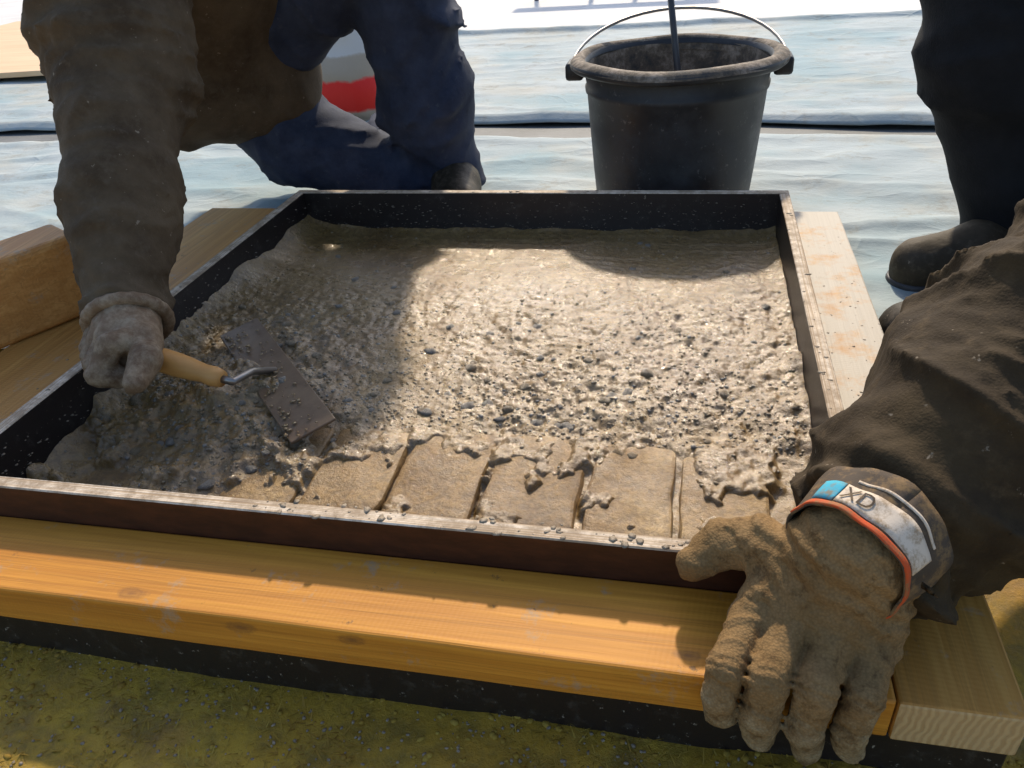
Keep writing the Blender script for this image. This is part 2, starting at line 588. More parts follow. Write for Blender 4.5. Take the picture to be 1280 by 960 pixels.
# plywood sheet lying at the far left
M = Mat("peach_plywood", 0.65)
g = M.noise(1.0, 5, 0.6, M.mapping((3, 30, 3)))
M.color(M.ramp(g, [(0.3, (0.66, 0.42, 0.22)), (0.7, (0.76, 0.54, 0.32))])).bump(g, 0.2, 0.002)
M_plyp = M.m
b = box_bm(-1.5, 0.0, 0.0, 1.9, 0, 0.02, 0.002, 1)
bmesh.ops.rotate(b, verts=b.verts, cent=(0, 0, 0), matrix=Matrix.Rotation(math.radians(8), 3, 'Z'))
bmesh.ops.translate(b, verts=b.verts, vec=(-2.36, 2.86, 0.034))
tag(bm_obj("plywood_sheet", b, M_plyp), "peach coloured plywood sheet lying flat in the far left corner", "plywood")

# ------------------------------------------------------------------ the mould
XL, XR, YF, YB = -0.671, 0.135, 0.458, 1.247          # inner faces of the rim
T = 0.015
RIM, PT, PB = 0.105, 0.0687, 0.030
form = empty("concrete_mould", (-0.27, 0.85, 0.0))
tag(form, "square timber mould with dark panel rim holding the wet concrete", "mould")


def panel(x0, x1, y0, y1, edge_mat, z0=0.011, wob=0):
    b = box_bm(x0, x1, y0, y1, z0, RIM, 0.0012, 1)
    b.normal_update()
    o = bm_obj("rim_panel", b, [M_film, edge_mat, M_filmout], form)
    for p in o.data.polygons:
        if p.normal.z > 0.5:
            p.material_index = 1
        elif p.normal.y < -0.7 and y0 < 0.5:
            p.material_index = 2
    return o


panel(XL - T, XR + T, YF - T, YF, M_edge_x)
panel(XL - T, XR + T, YB, YB + T, M_edge_x)
panel(XL - T, XL, YF + 0.0005, YB - 0.0005, M_edge_y)
panel(XR, XR + T, YF + 0.0005, YB - 0.0005, M_edge_y)


def plank(x0, x1, y0, y1, mats, endface=False, label=None):
    b = box_bm(x0, x1, y0, y1, PB, PT, 0.0022, 2)
    # long timbers get a few cuts so that they can waver a little
    long_x = (x1 - x0) > (y1 - y0)
    for k in range(1, 24):
        t = k / 24
        co = (x0 + (x1 - x0) * t, y0, 0) if long_x else (x0, y0 + (y1 - y0) * t, 0)
        no = (1, 0, 0) if long_x else (0, 1, 0)
        bmesh.ops.bisect_plane(b, geom=list(b.verts) + list(b.edges) + list(b.faces), plane_co=co, plane_no=no)
    for v in b.verts:
        s = v.co.x if long_x else v.co.y
        d = 0.0004 * math.sin(s * 9 + v.co.z * 60) + 0.0002 * math.sin(s * 41 + 2)
        if long_x and v.co.y < (y0 + y1) / 2:
            v.co.y += d
        if not long_x and v.co.x > (x0 + x1) / 2:
            v.co.x += d
        if v.co.z > 0.05:
            v.co.z += 0.5 * d
    b.normal_update()
    for f in b.faces:
        if endface and f.normal.y < -0.8:
            f.material_index = 1
    o = bm_obj("plank", b, mats, form)
    if label: o["label"] = label
    return o


plank(-0.90, 0.1495, 0.361, 0.4428, [M_front], label="orange front plank with knots")
plank(0.1505, 0.2285, 0.3595, 1.268, [M_side, M_end], True, label="pale dusty plank with ringed sawn end")
plank(-0.875, -0.6865, 0.4435, 1.268, [M_left], label="tan plank under the left hand")
plank(-0.68, 0.1495, 1.2625, 1.34, [M_left])
bm_obj("base_panel", box_bm(-0.69, 0.152, 0.440, 1.265, 0.001, 0.0105, 0.001, 1), M_film, form)
def bearer(x0, x1, y0, y1):
    bm_obj("bearer", box_bm(x0, x1, y0, y1, -0.02, 0.0294, 0.0012, 1), M_film, form)


bearer(-0.89, 0.2265, 0.3645, 0.4415)
bearer(0.1535, 0.2255, 0.442, 1.262)
bearer(-0.87, -0.69, 0.442, 1.262)
# screw heads along the front plank
M = Mat("dull_steel", 0.4); M.b.inputs["Metallic"].default_value = 0.9; M.color((0.30, 0.28, 0.26)); M_steel = M.m

# ------------------------------------------------------------------ wet concrete
NX, NY = 420, 410
cx = np.linspace(XL + 0.0006, XR - 0.0006, NX); cy = np.linspace(YF + 0.0006, YB - 0.0006, NY)
CX, CY = np.meshgrid(cx, cy, indexing='ij')


def conc_h(x, y):
    rough = 1 - sstep(0.86, 1.12, y - 0.10 * (x + 0.2) + 0.10 * (fbm(x * 5, y * 5, None, 2) - 0.5))
    h = 0.036 + 0.010 * sstep(0.6, 0.9, y) * (1 - sstep(1.0, 1.2, y)) + 0.006 * (fbm(x * 4 + 3, y * 4, None, 3) - 0.5)
    h = h - 0.013 * (1 - sstep(0.60, 0.72, y + 0.04 * (fbm(x * 7, y * 7, None, 2) - 0.5)))
    lump = fbm(x * 42, y * 42, None, 3)
    fine = fbm(x * 130 + 5, y * 130, None, 3)
    ridg = 1 - np.abs(2 * fbm(x * 24 + 9, y * 33, None, 3) - 1)
    lo = sstep(0.60, 0.70, y)
    big = fbm(x * 17 + 31, y * 26, None, 3)
    h = h + rough * lo * (0.008 * (big - 0.5) + 0.0068 * (lump - 0.5) + 0.0045 * (ridg - 0.7) + 0.0062 * (fine - 0.5)) * (0.55 + 0.75 * np.clip(fbm(x * 6 + 50, y * 6, None, 2) * 2 - 0.5, 0, 1))
    h = h + (1 - rough) * (0.0030 * (fbm(x * 30, y * 9, None, 3) - 0.5) + 0.0016 * (fine - 0.5) + 0.0010 * (1 - np.abs(2 * vnoise(x * 9 + 4, y * 40 + 3 * vnoise(x * 6, y * 6)) - 1)) ** 4)
    h = h + (1 - lo) * (0.006 * (fbm(x * 50, y * 50, None, 3) - 0.5) + (0.0135 + 0.006 * (fine - 0.5) + 0.007 * (lump - 0.5)) * sstep(0.44, 0.60, fbm(x * 26 + 2, y * 26 + 7, None, 5) + 0.10 * sstep(0.60, 0.67, y) - 0.03))
    # heap by the trowel and rubble in front of it
    h = h + 0.030 * np.exp(-(((x + 0.52) / 0.085) ** 2 + ((y - 0.70) / 0.085) ** 2)) * (0.5 + lump)
    h = h + 0.016 * np.exp(-(((x + 0.47) / 0.10) ** 2 + ((y - 0.585) / 0.045) ** 2)) * (0.3 + 1.2 * lump)
    # smear up the left board and along the others
    dl = x - XL; db = YB - y; dr = XR - x
    h = h + 0.030 * np.exp(-dl / 0.022) * (0.25 + fbm(y * 11, x * 3, None, 3))
    h = h + 0.012 * np.exp(-db / 0.012) * (fbm(x * 22, y * 3, None, 3))
    h = h + 0.014 * np.exp(-dr / 0.012) * (fbm(y * 22 + 4, x * 3, None, 3))
    return np.maximum(h, 0.0125)


CZ = conc_h(CX, CY)
conc = mesh_obj("wet_concrete", np.stack([CX, CY, CZ], -1).reshape(-1, 3), grid_faces(np.arange(NX * NY).reshape(NX, NY)), M_conc, smooth=True)
tag(conc, "wet lumpy grey brown concrete spread inside the timber mould", "concrete")

# slabs set along the front of the mould, half buried
xs = -0.647
for k in range(8):
    w = 0.0935 + random.uniform(-0.006, 0.006)
    y0 = 0.520 + random.uniform(-0.004, 0.004); y1 = 0.668 + random.uniform(-0.006, 0.006)
    b = box_bm(xs + 0.003, min(xs + w - 0.004, XR - 0.003), y0, y1, 0.012, 0.0335 + random.uniform(-0.0015, 0.002) - (0.006 if k < 2 else 0), 0.004, 2)
    bmesh.ops.subdivide_edges(b, edges=list(b.edges), cuts=5, use_grid_fill=True)
    for v in b.verts:
        v.co.z += 0.010 * (float(fbm(np.array([v.co.x * 30]), np.array([v.co.y * 30]), None, 3)[0]) - 0.5)
        v.co.x += 0.006 * (float(vnoise(np.array([v.co.y * 60 + k * 7]), np.array([v.co.z * 60]))[0]) - 0.5)
    bm_obj("slab", b, M_slab, conc, smooth=True)
    xs += w
# second short row, further cut lengths near the right
xs = -0.26
for k in range(4):
    w = 0.0935 + random.uniform(-0.01, 0.01)
    b = box_bm(xs + 0.003, min(xs + w - 0.004, XR - 0.004), 0.468, 0.512, 0.012, 0.033 + random.uniform(-0.002, 0.002), 0.003, 2)
    bm_obj("slab", b, M_slab, conc, smooth=False)
    xs += w


# gravel --------------------------------------------------------------
def stone_mesh(seed, sub=1):
    b = bmesh.new()
    bmesh.ops.create_icosphere(b, subdivisions=sub, radius=1.0)
    r = random.Random(seed)
    for v in b.verts:
        v.co *= r.uniform(0.72, 1.15)
    sx, sy, sz = r.uniform(0.8, 1.25), r.uniform(0.7, 1.1), r.uniform(0.5, 0.8)
    for v in b.verts:
        v.co.x *= sx; v.co.y *= sy; v.co.z *= sz
    return b


_protoV, _protoF = [], []
for s in range(8):
    b = stone_mesh(s, 1)
    b.verts.ensure_lookup_table()
    _protoV.append(np.array([v.co for v in b.verts])); _protoF.append(np.array([[v.index for v in f.verts] for f in b.faces]))
    b.free()


def scatter(name, pts, radii, mat, parent=None, flat=1.0):
    VV, FF, off = [], [], 0
    for p, r in zip(pts, radii):
        k = rng.integers(0, 8)
        a = rng.uniform(0, 6.28); c, s = math.cos(a), math.sin(a)
        v = _protoV[k] * r
        v = np.stack([v[:, 0] * c - v[:, 1] * s, v[:, 0] * s + v[:, 1] * c, v[:, 2] * flat], -1) + p
        VV.append(v); FF.append(_protoF[k] + off); off += len(v)
    return mesh_obj(name, np.concatenate(VV), np.concatenate(FF), mat, parent, smooth=True)


def conc_pts(n, dens):
    out = []
    while len(out) < n:
        x = rng.uniform(XL + 0.006, XR - 0.006, 4000); y = rng.uniform(YF + 0.05, YB - 0.02, 4000)
        keep = rng.random(4000) < dens(x, y)
        x, y = x[keep], y[keep]
        z = conc_h(x, y)
        out += list(np.stack([x, y, z], -1))
    return np.array(out[:n])


dens = lambda x, y: (0.05 + 0.9 * np.exp(-((y - 0.70) / 0.09) ** 2) + 0.5 * np.exp(-((y - 0.86) / 0.10) ** 2) * fbm(x * 8, y * 8)
                     + 1.0 * np.exp(-(((x + 0.47) / 0.12) ** 2 + ((y - 0.60) / 0.06) ** 2))) * np.where((y < 0.665) & (x > -0.36), 0.12, 1)
P = conc_pts(3600, dens); r = rng.uniform(0.0014, 0.0036, len(P)); P[:, 2] -= r * 0.35
tag(scatter("gravel", P + np.stack([0 * r, 0 * r, r * 0.1], -1), r, M_stone, conc), kind="stuff")
P = conc_pts(900, dens); r = rng.uniform(0.0015, 0.0040, len(P)); P[:, 2] -= r * 0.35
tag(scatter("gravel", P, r, M_stone2, conc), kind="stuff")
big = []
for k in range(6):
    b = stone_mesh(40 + k, 2)
    me = bpy.data.meshes.new("stone"); b.to_mesh(me); b.free()
    me.materials.append(M_stone if k % 2 else M_stone2)
    me.polygons.foreach_set("use_smooth", np.ones(len(me.polygons), dtype=bool))
    big.append(me)
for p in conc_pts(110, dens):
    o = bpy.data.objects.new("stone", random.choice(big))
    r = random.uniform(0.0045, 0.0085)
    o.scale = (r, r, r); o.location = (p[0], p[1], p[2] - r * 0.15); o.rotation_euler = (0, 0, random.uniform(0, 6.28))
    link(o, conc)

# mud smeared on the mould
pts, rad = [], []
for _ in range(190):                      # rim edges
    side = random.random()
    if side < 0.5:
        x = random.uniform(-0.35, 0.14); p = (x, random.uniform(YF - T, YF + 0.002), RIM)
    elif side < 0.7:
        p = (random.uniform(XR - .002, XR + T), random.uniform(YF, YB), RIM)
    elif side < 0.88:
        p = (random.uniform(XL - T, XL), random.uniform(YF, YB), RIM)
    else:
        p = (random.uniform(XL, XR), random.uniform(YB, YB + T), RIM)
    pts.append(p); rad.append(random.choice([0.0008, 0.0012, 0.0018, 0.003, 0.0045]))
for _ in range(260):                      # splashes on the planks
    if random.random() < 0.5:
        p = (random.uniform(0.152, 0.227), random.uniform(0.40, 1.25), PT)
    else:
        p = (random.uniform(-0.765, -0.688), random.uniform(0.45, 1.1), PT)
    pts.append(p); rad.append(random.choice([0.0006, 0.001, 0.0016, 0.002]))
for _ in range(700):                      # on the inner faces
    if random.random() < 0.55:
        p = (random.uniform(XL, XR), YB - 0.0005, 0.04 + 0.05 * random.random() ** 2)
    else:
        p = (XL + 0.0005, random.uniform(0.5, YB), 0.04 + 0.05 * random.random() ** 2)
    pts.append(p); rad.append(random.choice([0.0008, 0.0012, 0.002, 0.0028]))
tag(scatter("mud_splatter", np.array(pts), np.array(rad), M_mud, form, 0.22), kind="stuff")

# grit on the near ground
n = 5200
px = rng.uniform(-0.75, 0.75, n); py = rng.uniform(0.02, 0.42, n)
pz = np.minimum(-0.012 + 0.016 * (fbm(px * 9, py * 9, None, 4) - 0.5), 0.004)
tag(scatter("grit", np.stack([px, py, pz], -1), rng.uniform(0.0006, 0.0022, n), M_mud), kind="stuff")

M = Mat("soil_crumb", 0.8)
M.color(M.ramp(M.noise(7, 4, 0.7), [(0.35, (0.24, 0.13, 0.014)), (0.5, (0.29, 0.18, 0.016)), (0.65, (0.36, 0.26, 0.04))]))
M_crumb = M.m
n = 9000
px = rng.uniform(-0.8, 0.8, n); py = rng.uniform(0.04, 0.40, n)
keep = rng.random(n) < 0.15 + 1.3 * np.clip(fbm(px * 9, py * 9, None, 3) - 0.38, 0, 1) * 2
px, py = px[keep], py[keep]
pz = np.minimum(-0.012 + 0.016 * (fbm(px * 9, py * 9, None, 4) - 0.5), 0.004)
tag(scatter("soil_crumbs", np.stack([px, py, pz], -1), rng.uniform(0.001, 0.0042, len(px)), M_crumb, None, 0.8), kind="stuff")
n = 16000                                  # short moss and grass blades pressed flat
px = rng.uniform(-0.8, 0.8, n); py = rng.uniform(0.05, 0.37, n)
keep = fbm(px * 6 + 20, py * 6, None, 3) > 0.47
px, py = px[keep], py[keep]; n = len(px)
pz = np.minimum(-0.012 + 0.016 * (fbm(px * 9, py * 9, None, 4) - 0.5), 0.004) - 0.0005
an = rng.uniform(0, 6.28, n); ln_ = rng.uniform(0.004, 0.012, n); wd = rng.uniform(0.0004, 0.0009, n); up_ = rng.uniform(0.1, 0.7, n) * ln_
dx_, dy_ = np.cos(an), np.sin(an)
A0 = np.stack([px - dy_ * wd, py + dx_ * wd, pz], -1); A1 = np.stack([px + dy_ * wd, py - dx_ * wd, pz], -1)
A2 = np.stack([px + dx_ * ln_, py + dy_ * ln_, pz + up_], -1)
VV = np.stack([A0, A1, A2], 1).reshape(-1, 3)
tag(mesh_obj("moss", VV, np.arange(3 * n).reshape(-1, 3), M_crumb), kind="stuff")

# ------------------------------------------------------------------ timber offcut on the left
off = empty("timber_offcut", (-0.9, 0.6, 0.069))
tag(off, "thick rust brown timber lying across the left plank of the mould", "timber")
b = box_bm(-0.62, 0.0, 0.0, 0.085, 0.0, 0.112, 0.009, 3)
bmesh.ops.subdivide_edges(b, edges=list(b.edges), cuts=3, use_grid_fill=True)
for v in b.verts:
    v.co += Vector((0, 0.003 * math.sin(v.co.x * 17), 0.003 * math.sin(v.co.x * 11 + 1)))
bmesh.ops.rotate(b, verts=b.verts, cent=(0, 0, 0), matrix=Matrix.Rotation(math.radians(60), 3, 'Z'))
bmesh.ops.translate(b, verts=b.verts, vec=(-0.805, 0.855, 0.069))
bm_obj("timber", b, M_offcut, off)

# ------------------------------------------------------------------ bucket
M = Mat("black_bucket_plastic", 0.45)
a = M.noise(16, 7, 0.72); b_ = M.noise(70, 6, 0.75)
c = M.mix(M.ramp(a, [(0.45, 0.0), (0.7, 0.65)]), (0.020, 0.022, 0.026), (0.060, 0.062, 0.066))
c = M.mix(M.ramp(b_, [(0.60, 0.0), (0.70, 0.8)]), c, (0.16, 0.155, 0.15))
M.color(c).rough(M.ramp(a, [(0.3, 0.35), (0.7, 0.7)])).bump(b_, 0.25, 0.001)
M_bucket = M.m
M = Mat("mortar_crust", 0.8)
a = M.noise(26, 8, 0.75)
c = M.ramp(a, [(0.35, (0.045, 0.044, 0.042)), (0.48, (0.13, 0.10, 0.07)), (0.62, (0.34, 0.28, 0.22))])
M.color(c).bump(a, 0.7, 0.004)
M_crust = M.m
bc = (-0.036, 1.49, 0.0)
bucket = empty("bucket", bc)
tag(bucket, "black builders bucket with mortar crusted rim standing behind the mould", "bucket")


def lathe(name, prof, mat, parent, n=72, wob=0.0, seed=0):
    V, F = [], []
    for i in range(n):
        a = 2 * math.pi * i / n
        for r, z in prof:
            rr = r + wob * (math.sin(3 * a + seed) + 0.6 * math.sin(7 * a + seed * 2 + z * 30))
            V.append((bc[0] + rr * math.cos(a), bc[1] + rr * math.sin(a), z + wob * 0.8 * math.sin(5 * a + seed)))
    m_ = len(prof)
    for i in range(n):
        j = (i + 1) % n
        for k in range(m_ - 1):
            F.append((i * m_ + k, j * m_ + k, j * m_ + k + 1, i * m_ + k + 1))
    return mesh_obj(name, V, F, mat, parent, smooth=True)


lathe("body", [(0.0, 0.010), (0.136, 0.010), (0.141, 0.016), (0.147, 0.08), (0.153, 0.16), (0.157, 0.215), (0.160, 0.218), (0.161, 0.226), (0.158, 0.229), (0.163, 0.262)], M_bucket, bucket)
lathe("rim", [(0.163, 0.258), (0.182, 0.256), (0.187, 0.260), (0.187, 0.268), (0.182, 0.2715), (0.168, 0.2735), (0.160, 0.271), (0.157, 0.262)], M_bucket, bucket, wob=0.0012, seed=1)
lathe("inner_wall", [(0.1565, 0.263), (0.152, 0.20), (0.148, 0.15), (0.143, 0.105), (0.06, 0.098), (0.0, 0.10)], M_crust, bucket, wob=0.002, seed=4)
lathe("mortar_ring", [(0.1575, 0.250), (0.161, 0.272), (0.168, 0.2765), (0.177, 0.2755), (0.186, 0.270), (0.188, 0.264)], M_crust, bucket, wob=0.0016, seed=7)
for s in (-1, 1):                       # handle lugs
    b = box_bm(bc[0] + s * 0.178 - 0.016, bc[0] + s * 0.178 + 0.016, bc[1] - 0.03, bc[1] + 0.03, 0.236, 0.266, 0.006, 2)
    bm_obj("lug", b, M_bucket, bucket, smooth=True)


def tube(name, pts, r, mat, parent=None, n=10):
    pts = [Vector(p) for p in pts]
    V, F = [], []
    for i, p in enumerate(pts):
        t = (pts[min(i + 1, len(pts) - 1)] - pts[max(i - 1, 0)]).normalized()
        s = t.orthogonal().normalized() if i == 0 else (s - t * s.dot(t)).normalized()
        q = t.cross(s)
        rr = r[i] if isinstance(r, (list, tuple)) else r
        for k in range(n):
            a = 2 * math.pi * k / n
            V.append(p + (s * math.cos(a) + q * math.sin(a)) * rr)
    for i in range(len(pts) - 1):
        for k in range(n):
            F.append((i * n + k, i * n + (k + 1) % n, (i + 1) * n + (k + 1) % n, (i + 1) * n + k))
    F.append(tuple(range(n - 1, -1, -1))); F.append(tuple((len(pts) - 1) * n + k for k in range(n)))
    return mesh_obj(name, [tuple(v) for v in V], F, mat, parent, smooth=True)


arc = []
for k in range(25):                     # wire bail laid back on the far rim
    a = math.pi * k / 24
    arc.append((bc[0] + 0.186 * math.cos(a), bc[1] + 0.190 * math.sin(a), 0.258 + 0.062 * math.sin(a)))
tube("handle", arc, 0.003, M_steel, bucket)
# stirring stick with its dark grip standing in the bucket
M = Mat("dark_grip", 0.5); M.color(M.mix(M.noise(60), (0.03, 0.032, 0.036), (0.075, 0.075, 0.08))); M_grip = M.m
st = empty("mixing_paddle", (bc[0], bc[1], 0.10))
tag(st, "dark mixing paddle standing upright in the bucket", "mixing paddle")
p0 = np.array([bc[0] + 0.02, bc[1] + 0.04, 0.101]); p1 = at_y(833, -60, 1.62)
tube("shaft", [p0, p0 * 0.5 + p1 * 0.5, p1], 0.006, M_grip, st)
tube("grip", [p1 * 0.9 + p0 * 0.1, p1 + np.array([0.05, 0, 0.0])], 0.015, M_grip, st)

# trestle seen at the top edge, far back
tr = empty("trestle", (-0.55, 4.7, 0.012))
tag(tr, "low dark metal trestle standing on the far paving", "trestle")
for dx in (-0.32, -0.02, 0.22, 0.50):
    tube("leg", [(-0.55 + dx, 4.62, 0.012), (-0.55 + dx * 0.9, 4.70, 0.36)], 0.012, M_grip, tr)
bm_obj("crossbeam", box_bm(-0.95, 0.05, 4.66, 4.74, 0.355, 0.44, 0.006, 1), M_grip, tr)

# ------------------------------------------------------------------ cement sack
M = Mat("printed_sack_paper", 0.6)
sep = M.n("ShaderNodeSeparateXYZ"); M.l(M.co, sep.inputs[0])
nz = M.noise(9, 5, 0.6)
hz = M.math('ADD', sep.outputs["Z"], M.math('MULTIPLY', M.math('SUBTRACT', nz, 0.5), 0.05))
c = M.ramp(hz, [(0.0, (0.50, 0.42, 0.32)), (0.040, (0.50, 0.42, 0.32)), (0.045, (0.80, 0.020, 0.010)), (0.115, (0.82, 0.022, 0.012)),
                (0.12, (0.42, 0.33, 0.22)), (0.17, (0.48, 0.40, 0.30)), (0.175, (0.66, 0.64, 0.60))], 'LINEAR')
hx = M.ramp(M.math('ADD', sep.outputs["X"], 0.5), [(0.452, 1.0), (0.46, 0.0)])
hzr = M.ramp(hz, [(0.125, 0.0), (0.13, 1.0), (0.17, 1.0), (0.175, 0.0)])
c = M.mix(M.math('MULTIPLY', hx, hzr), c, (0.02, 0.20, 0.52))
M.color(c).bump(nz, 0.5, 0.01)
M_sack = M.m
sb = Blob(0.04)
so = np.array([-0.985, 2.15, 0.012])
sb.ell(so + (0, 0, 0.085), (0.17, 0.11, 0.10)).ell(so + (0.01, 0.02, 0.175), (0.135, 0.07, 0.075)).ell(so + (-0.01, 0.02, 0.22), (0.10, 0.03, 0.045))
sb.fold(cloth_folds(0.010, (0.3, 0, 1), 60, 5)).cut(lambda P: -(P[:, 2] - 0.013))
sroot = empty("cement_sack", tuple(so))
tag(sroot, "slumped cement sack with a red band seen between the kneeling worker's legs", "sack")
sb.build("paper_bag", 0.008, M_sack, sroot)

# ------------------------------------------------------------------ cloth and glove materials
def cloth(name, c0, c1, mud=0.0, mudcol=(0.14, 0.10, 0.06), rough=0.85, weave=900):
    M = Mat(name, rough, 0.3)
    a = M.noise(11, 6, 0.7); w = M.noise(weave, 2, 0.5); b = M.noise(55, 6, 0.75)
    c = M.ramp(a, [(0.35, c0), (0.65, c1)])
    if mud:
        c = M.mix(M.ramp(b, [(0.62 - 0.25 * mud, 0.0), (0.85 - 0.25 * mud, 0.85)]), c, mudcol)
    sp_ = M.noise(95, 4, 0.6)
    if mud > 0.2:
        c = M.mix(M.ramp(sp_, [(0.68, 0.0), (0.72, 0.8)]), c, (0.26, 0.21, 0.15))
    kn = M.n("ShaderNodeTexVoronoi"); kn.inputs["Scale"].default_value = weave * 0.5
    M.l(M.co, kn.inputs["Vector"])
    M.color(c).bump(kn.outputs["Distance"], 0.3, -0.0008).bump(w, 0.2, 0.0006).bump(b, 0.45, 0.002)
    return M.m
M_jacketA = cloth("dark_brown_jacket", (0.055, 0.034, 0.016), (0.115, 0.080, 0.045), 0.35, (0.12, 0.09, 0.06))
M_trouserA = cloth("navy_trousers", (0.018, 0.024, 0.045), (0.044, 0.054, 0.088), 0.1, (0.10, 0.10, 0.11))
M_jacketB = cloth("muddy_olive_sleeve", (0.028, 0.017, 0.007), (0.062, 0.040, 0.016), 0.40, (0.085, 0.055, 0.025))
M_trouserB = cloth("black_trousers", (0.006, 0.007, 0.009), (0.014, 0.016, 0.020), 0.0)
M_boot = cloth("muddy_brown_boot", (0.045, 0.034, 0.02), (0.085, 0.064, 0.04), 0.4, (0.15, 0.12, 0.08), 0.7, 200)
M_bootdark = cloth("dark_muddy_boot", (0.018, 0.014, 0.008), (0.045, 0.034, 0.02), 0.5, (0.13, 0.10, 0.07), 0.6, 200)
M = Mat("muddy_tan_glove", 0.85, 0.25)
a = M.noise(14, 6, 0.7); b_ = M.noise(60, 7, 0.78); e = M.noise(1100, 2, 0.5)
c = M.ramp(a, [(0.35, (0.20, 0.115, 0.040)), (0.65, (0.31, 0.19, 0.080))])
sp = M.n("ShaderNodeSeparateXYZ"); M.l(M.co, sp.inputs[0])
GLOVE_Z = sp.outputs["Z"]
zz = M.math('ADD', M.math('MULTIPLY', M.math('SUBTRACT', a, 0.5), 0.10), M.math('MULTIPLY', M.math('SUBTRACT', b_, 0.5), 0.12))
zz = M.math('SUBTRACT', zz, GLOVE_Z)            # dried slurry on the dipped fingers, with a ragged upper edge
f = M.ramp(M.math('ADD', zz, 0.5), [(0.415, 0.10), (0.455, 0.80)])
c = M.mix(f, c, M.ramp(b_, [(0.4, (0.20, 0.15, 0.075)), (0.62, (0.38, 0.30, 0.17))]))
c = M.mix(M.ramp(b_, [(0.36, 0.75), (0.46, 0.0)]), c, (0.09, 0.05, 0.018))
kn = M.n("ShaderNodeTexVoronoi"); kn.inputs["Scale"].default_value = 520
M.l(M.co, kn.inputs["Vector"])
c = M.mix(M.ramp(kn.outputs["Distance"], [(0.25, 0.0), (0.75, 0.35)]), c, (0.08, 0.045, 0.017))
M.color(c).bump(kn.outputs["Distance"], 0.6, -0.0008).bump(b_, 0.5, 0.0022)
M_gloveB = M.m
M_gloveA = cloth("pale_muddy_glove", (0.10, 0.058, 0.030), (0.20, 0.125, 0.070), 0.8, (0.34, 0.26, 0.17), 0.6, 500)
M = Mat("skin", 0.5); M.color(M.mix(M.noise(40), (0.40, 0.22, 0.15), (0.48, 0.28, 0.20))); M_skin = M.m
M = Mat("dark_hair", 0.6); M.color((0.02, 0.014, 0.01)); M_hair = M.m


def head(person, c, facing, name="head"):
    """neck and head on the given body blob: returns primitives to merge"""
    c = np.asarray(c, float); f = np.asarray(facing, float); f /= np.linalg.norm(f)
    up = np.array([0, 0, 1.0]); up -= up.dot(f) * f; up /= np.linalg.norm(up)
    rt = np.cross(f, up)
    person.ell(c + 0.02 * up, (0.080, 0.095, 0.110), 0.03)
    person.cone(c - 0.05 * up + 0.04 * f, c - 0.085 * up + 0.06 * f, 0.055, 0.035, 0.04)
    person.cone(c + 0.09 * f + 0.015 * up, c + 0.112 * f - 0.022 * up, 0.010, 0.015, 0.02)
    for s in (-1, 1):
        person.cone(c + s * 0.086 * rt + 0.02 * up, c + s * 0.088 * rt - 0.02 * up, 0.014, 0.010, 0.008)
        person.cone(c + s * 0.034 * rt + 0.086 * f + 0.045 * up, c + s * 0.012 * rt + 0.098 * f + 0.042 * up, 0.012, 0.012, 0.02)
    person.cone(c - 0.055 * up + 0.10 * f - 0.02 * rt, c - 0.055 * up + 0.10 * f + 0.02 * rt, 0.007, 0.007, 0.012)
    return c, f, up, rt


def head_bits(root, c, f, up, rt, hatmat):
    hb = Blob(0.03)
    hb.ell(c + 0.055 * up - 0.012 * f, (0.097, 0.106, 0.098))
    hb.cut(lambda P: -((P - (c + 0.05 * up + 0.3 * 0)) @ (up * 0.93 - f * 0.35)))
    hb.build("cap", 0.006, hatmat, root)
    for s in (-1, 1):
        b = bmesh.new()
        bmesh.ops.create_uvsphere(b, u_segments=12, v_segments=8, radius=0.012)
        bmesh.ops.translate(b, verts=b.verts, vec=Vector(c + s * 0.033 * rt + 0.082 * f + 0.022 * up))
        M_eye = bpy.data.materials.get("eye")
        bm_obj("eye", b, M_eye, root, smooth=True)


M = Mat("eye", 0.2); M.color((0.5, 0.48, 0.45))

# ------------------------------------------------------------------ person kneeling behind the left corner
A_pelvis = at_y(285, 70, 1.50)
A_chest = at_y(190, -190, 1.28)
A_sh = at_y(150, -130, 1.10)
A_elb = at_y(150, 85, 0.97)
A_wri = at_y(160, 392, 0.715)
A_hand = at_y(163, 436, 0.675)
A_knee1 = at_y(486, -120, 1.44)
A_mid1 = at_y(508, 20, 1.48)
A_calf1 = at_y(532, 130, 1.50)
A_ank1 = at_y(566, 215, 1.51)
A_knee2 = at_y(500, 222, 1.50)
A_sh2 = A_chest + np.array([0.20, 0.10, 0.06])
A_elb2 = A_sh2 + np.array([0.16, -0.05, -0.12])
A_wri2 = A_knee1 + np.array([0.00, -0.02, 0.12])
A_headc = A_chest + np.array([0.02, -0.16, 0.30])

bA = Blob(0.03)
bA.chain([A_pelvis, A_chest], [0.11, 0.13]).cone(A_chest, A_headc - (0, -0.03, 0.05), 0.08, 0.05)
bA.chain([A_chest + (0, 0, 0.05), A_sh, A_elb, A_wri], [0.08, 0.06, 0.045, 0.032])
bA.chain([A_chest + (0, 0, 0.05), A_sh2, A_elb2, A_wri2], [0.08, 0.06, 0.045, 0.035])
bA.cone(A_wri2, A_wri2 + np.array([0.03, -0.06, -0.02]), 0.038, 0.025)
bA.chain([A_pelvis, A_knee1, A_mid1, A_ank1], [0.09, 0.065, 0.055, 0.038])
bA.chain([A_pelvis + (0, 0.02, -0.03), at_y(372, 178, 1.49), A_knee2, A_knee2 + np.array([-0.15, 0.30, -0.01])], [0.09, 0.06, 0.045, 0.035])
hc = head(bA, A_headc, (0.35, -0.75, -0.5))
personA = bA.build("person", 0.014, M_skin)
tag(personA, "person in dark brown jacket kneeling behind the left corner and working the float", "person")
head_bits(personA, *hc, M_jacketA)

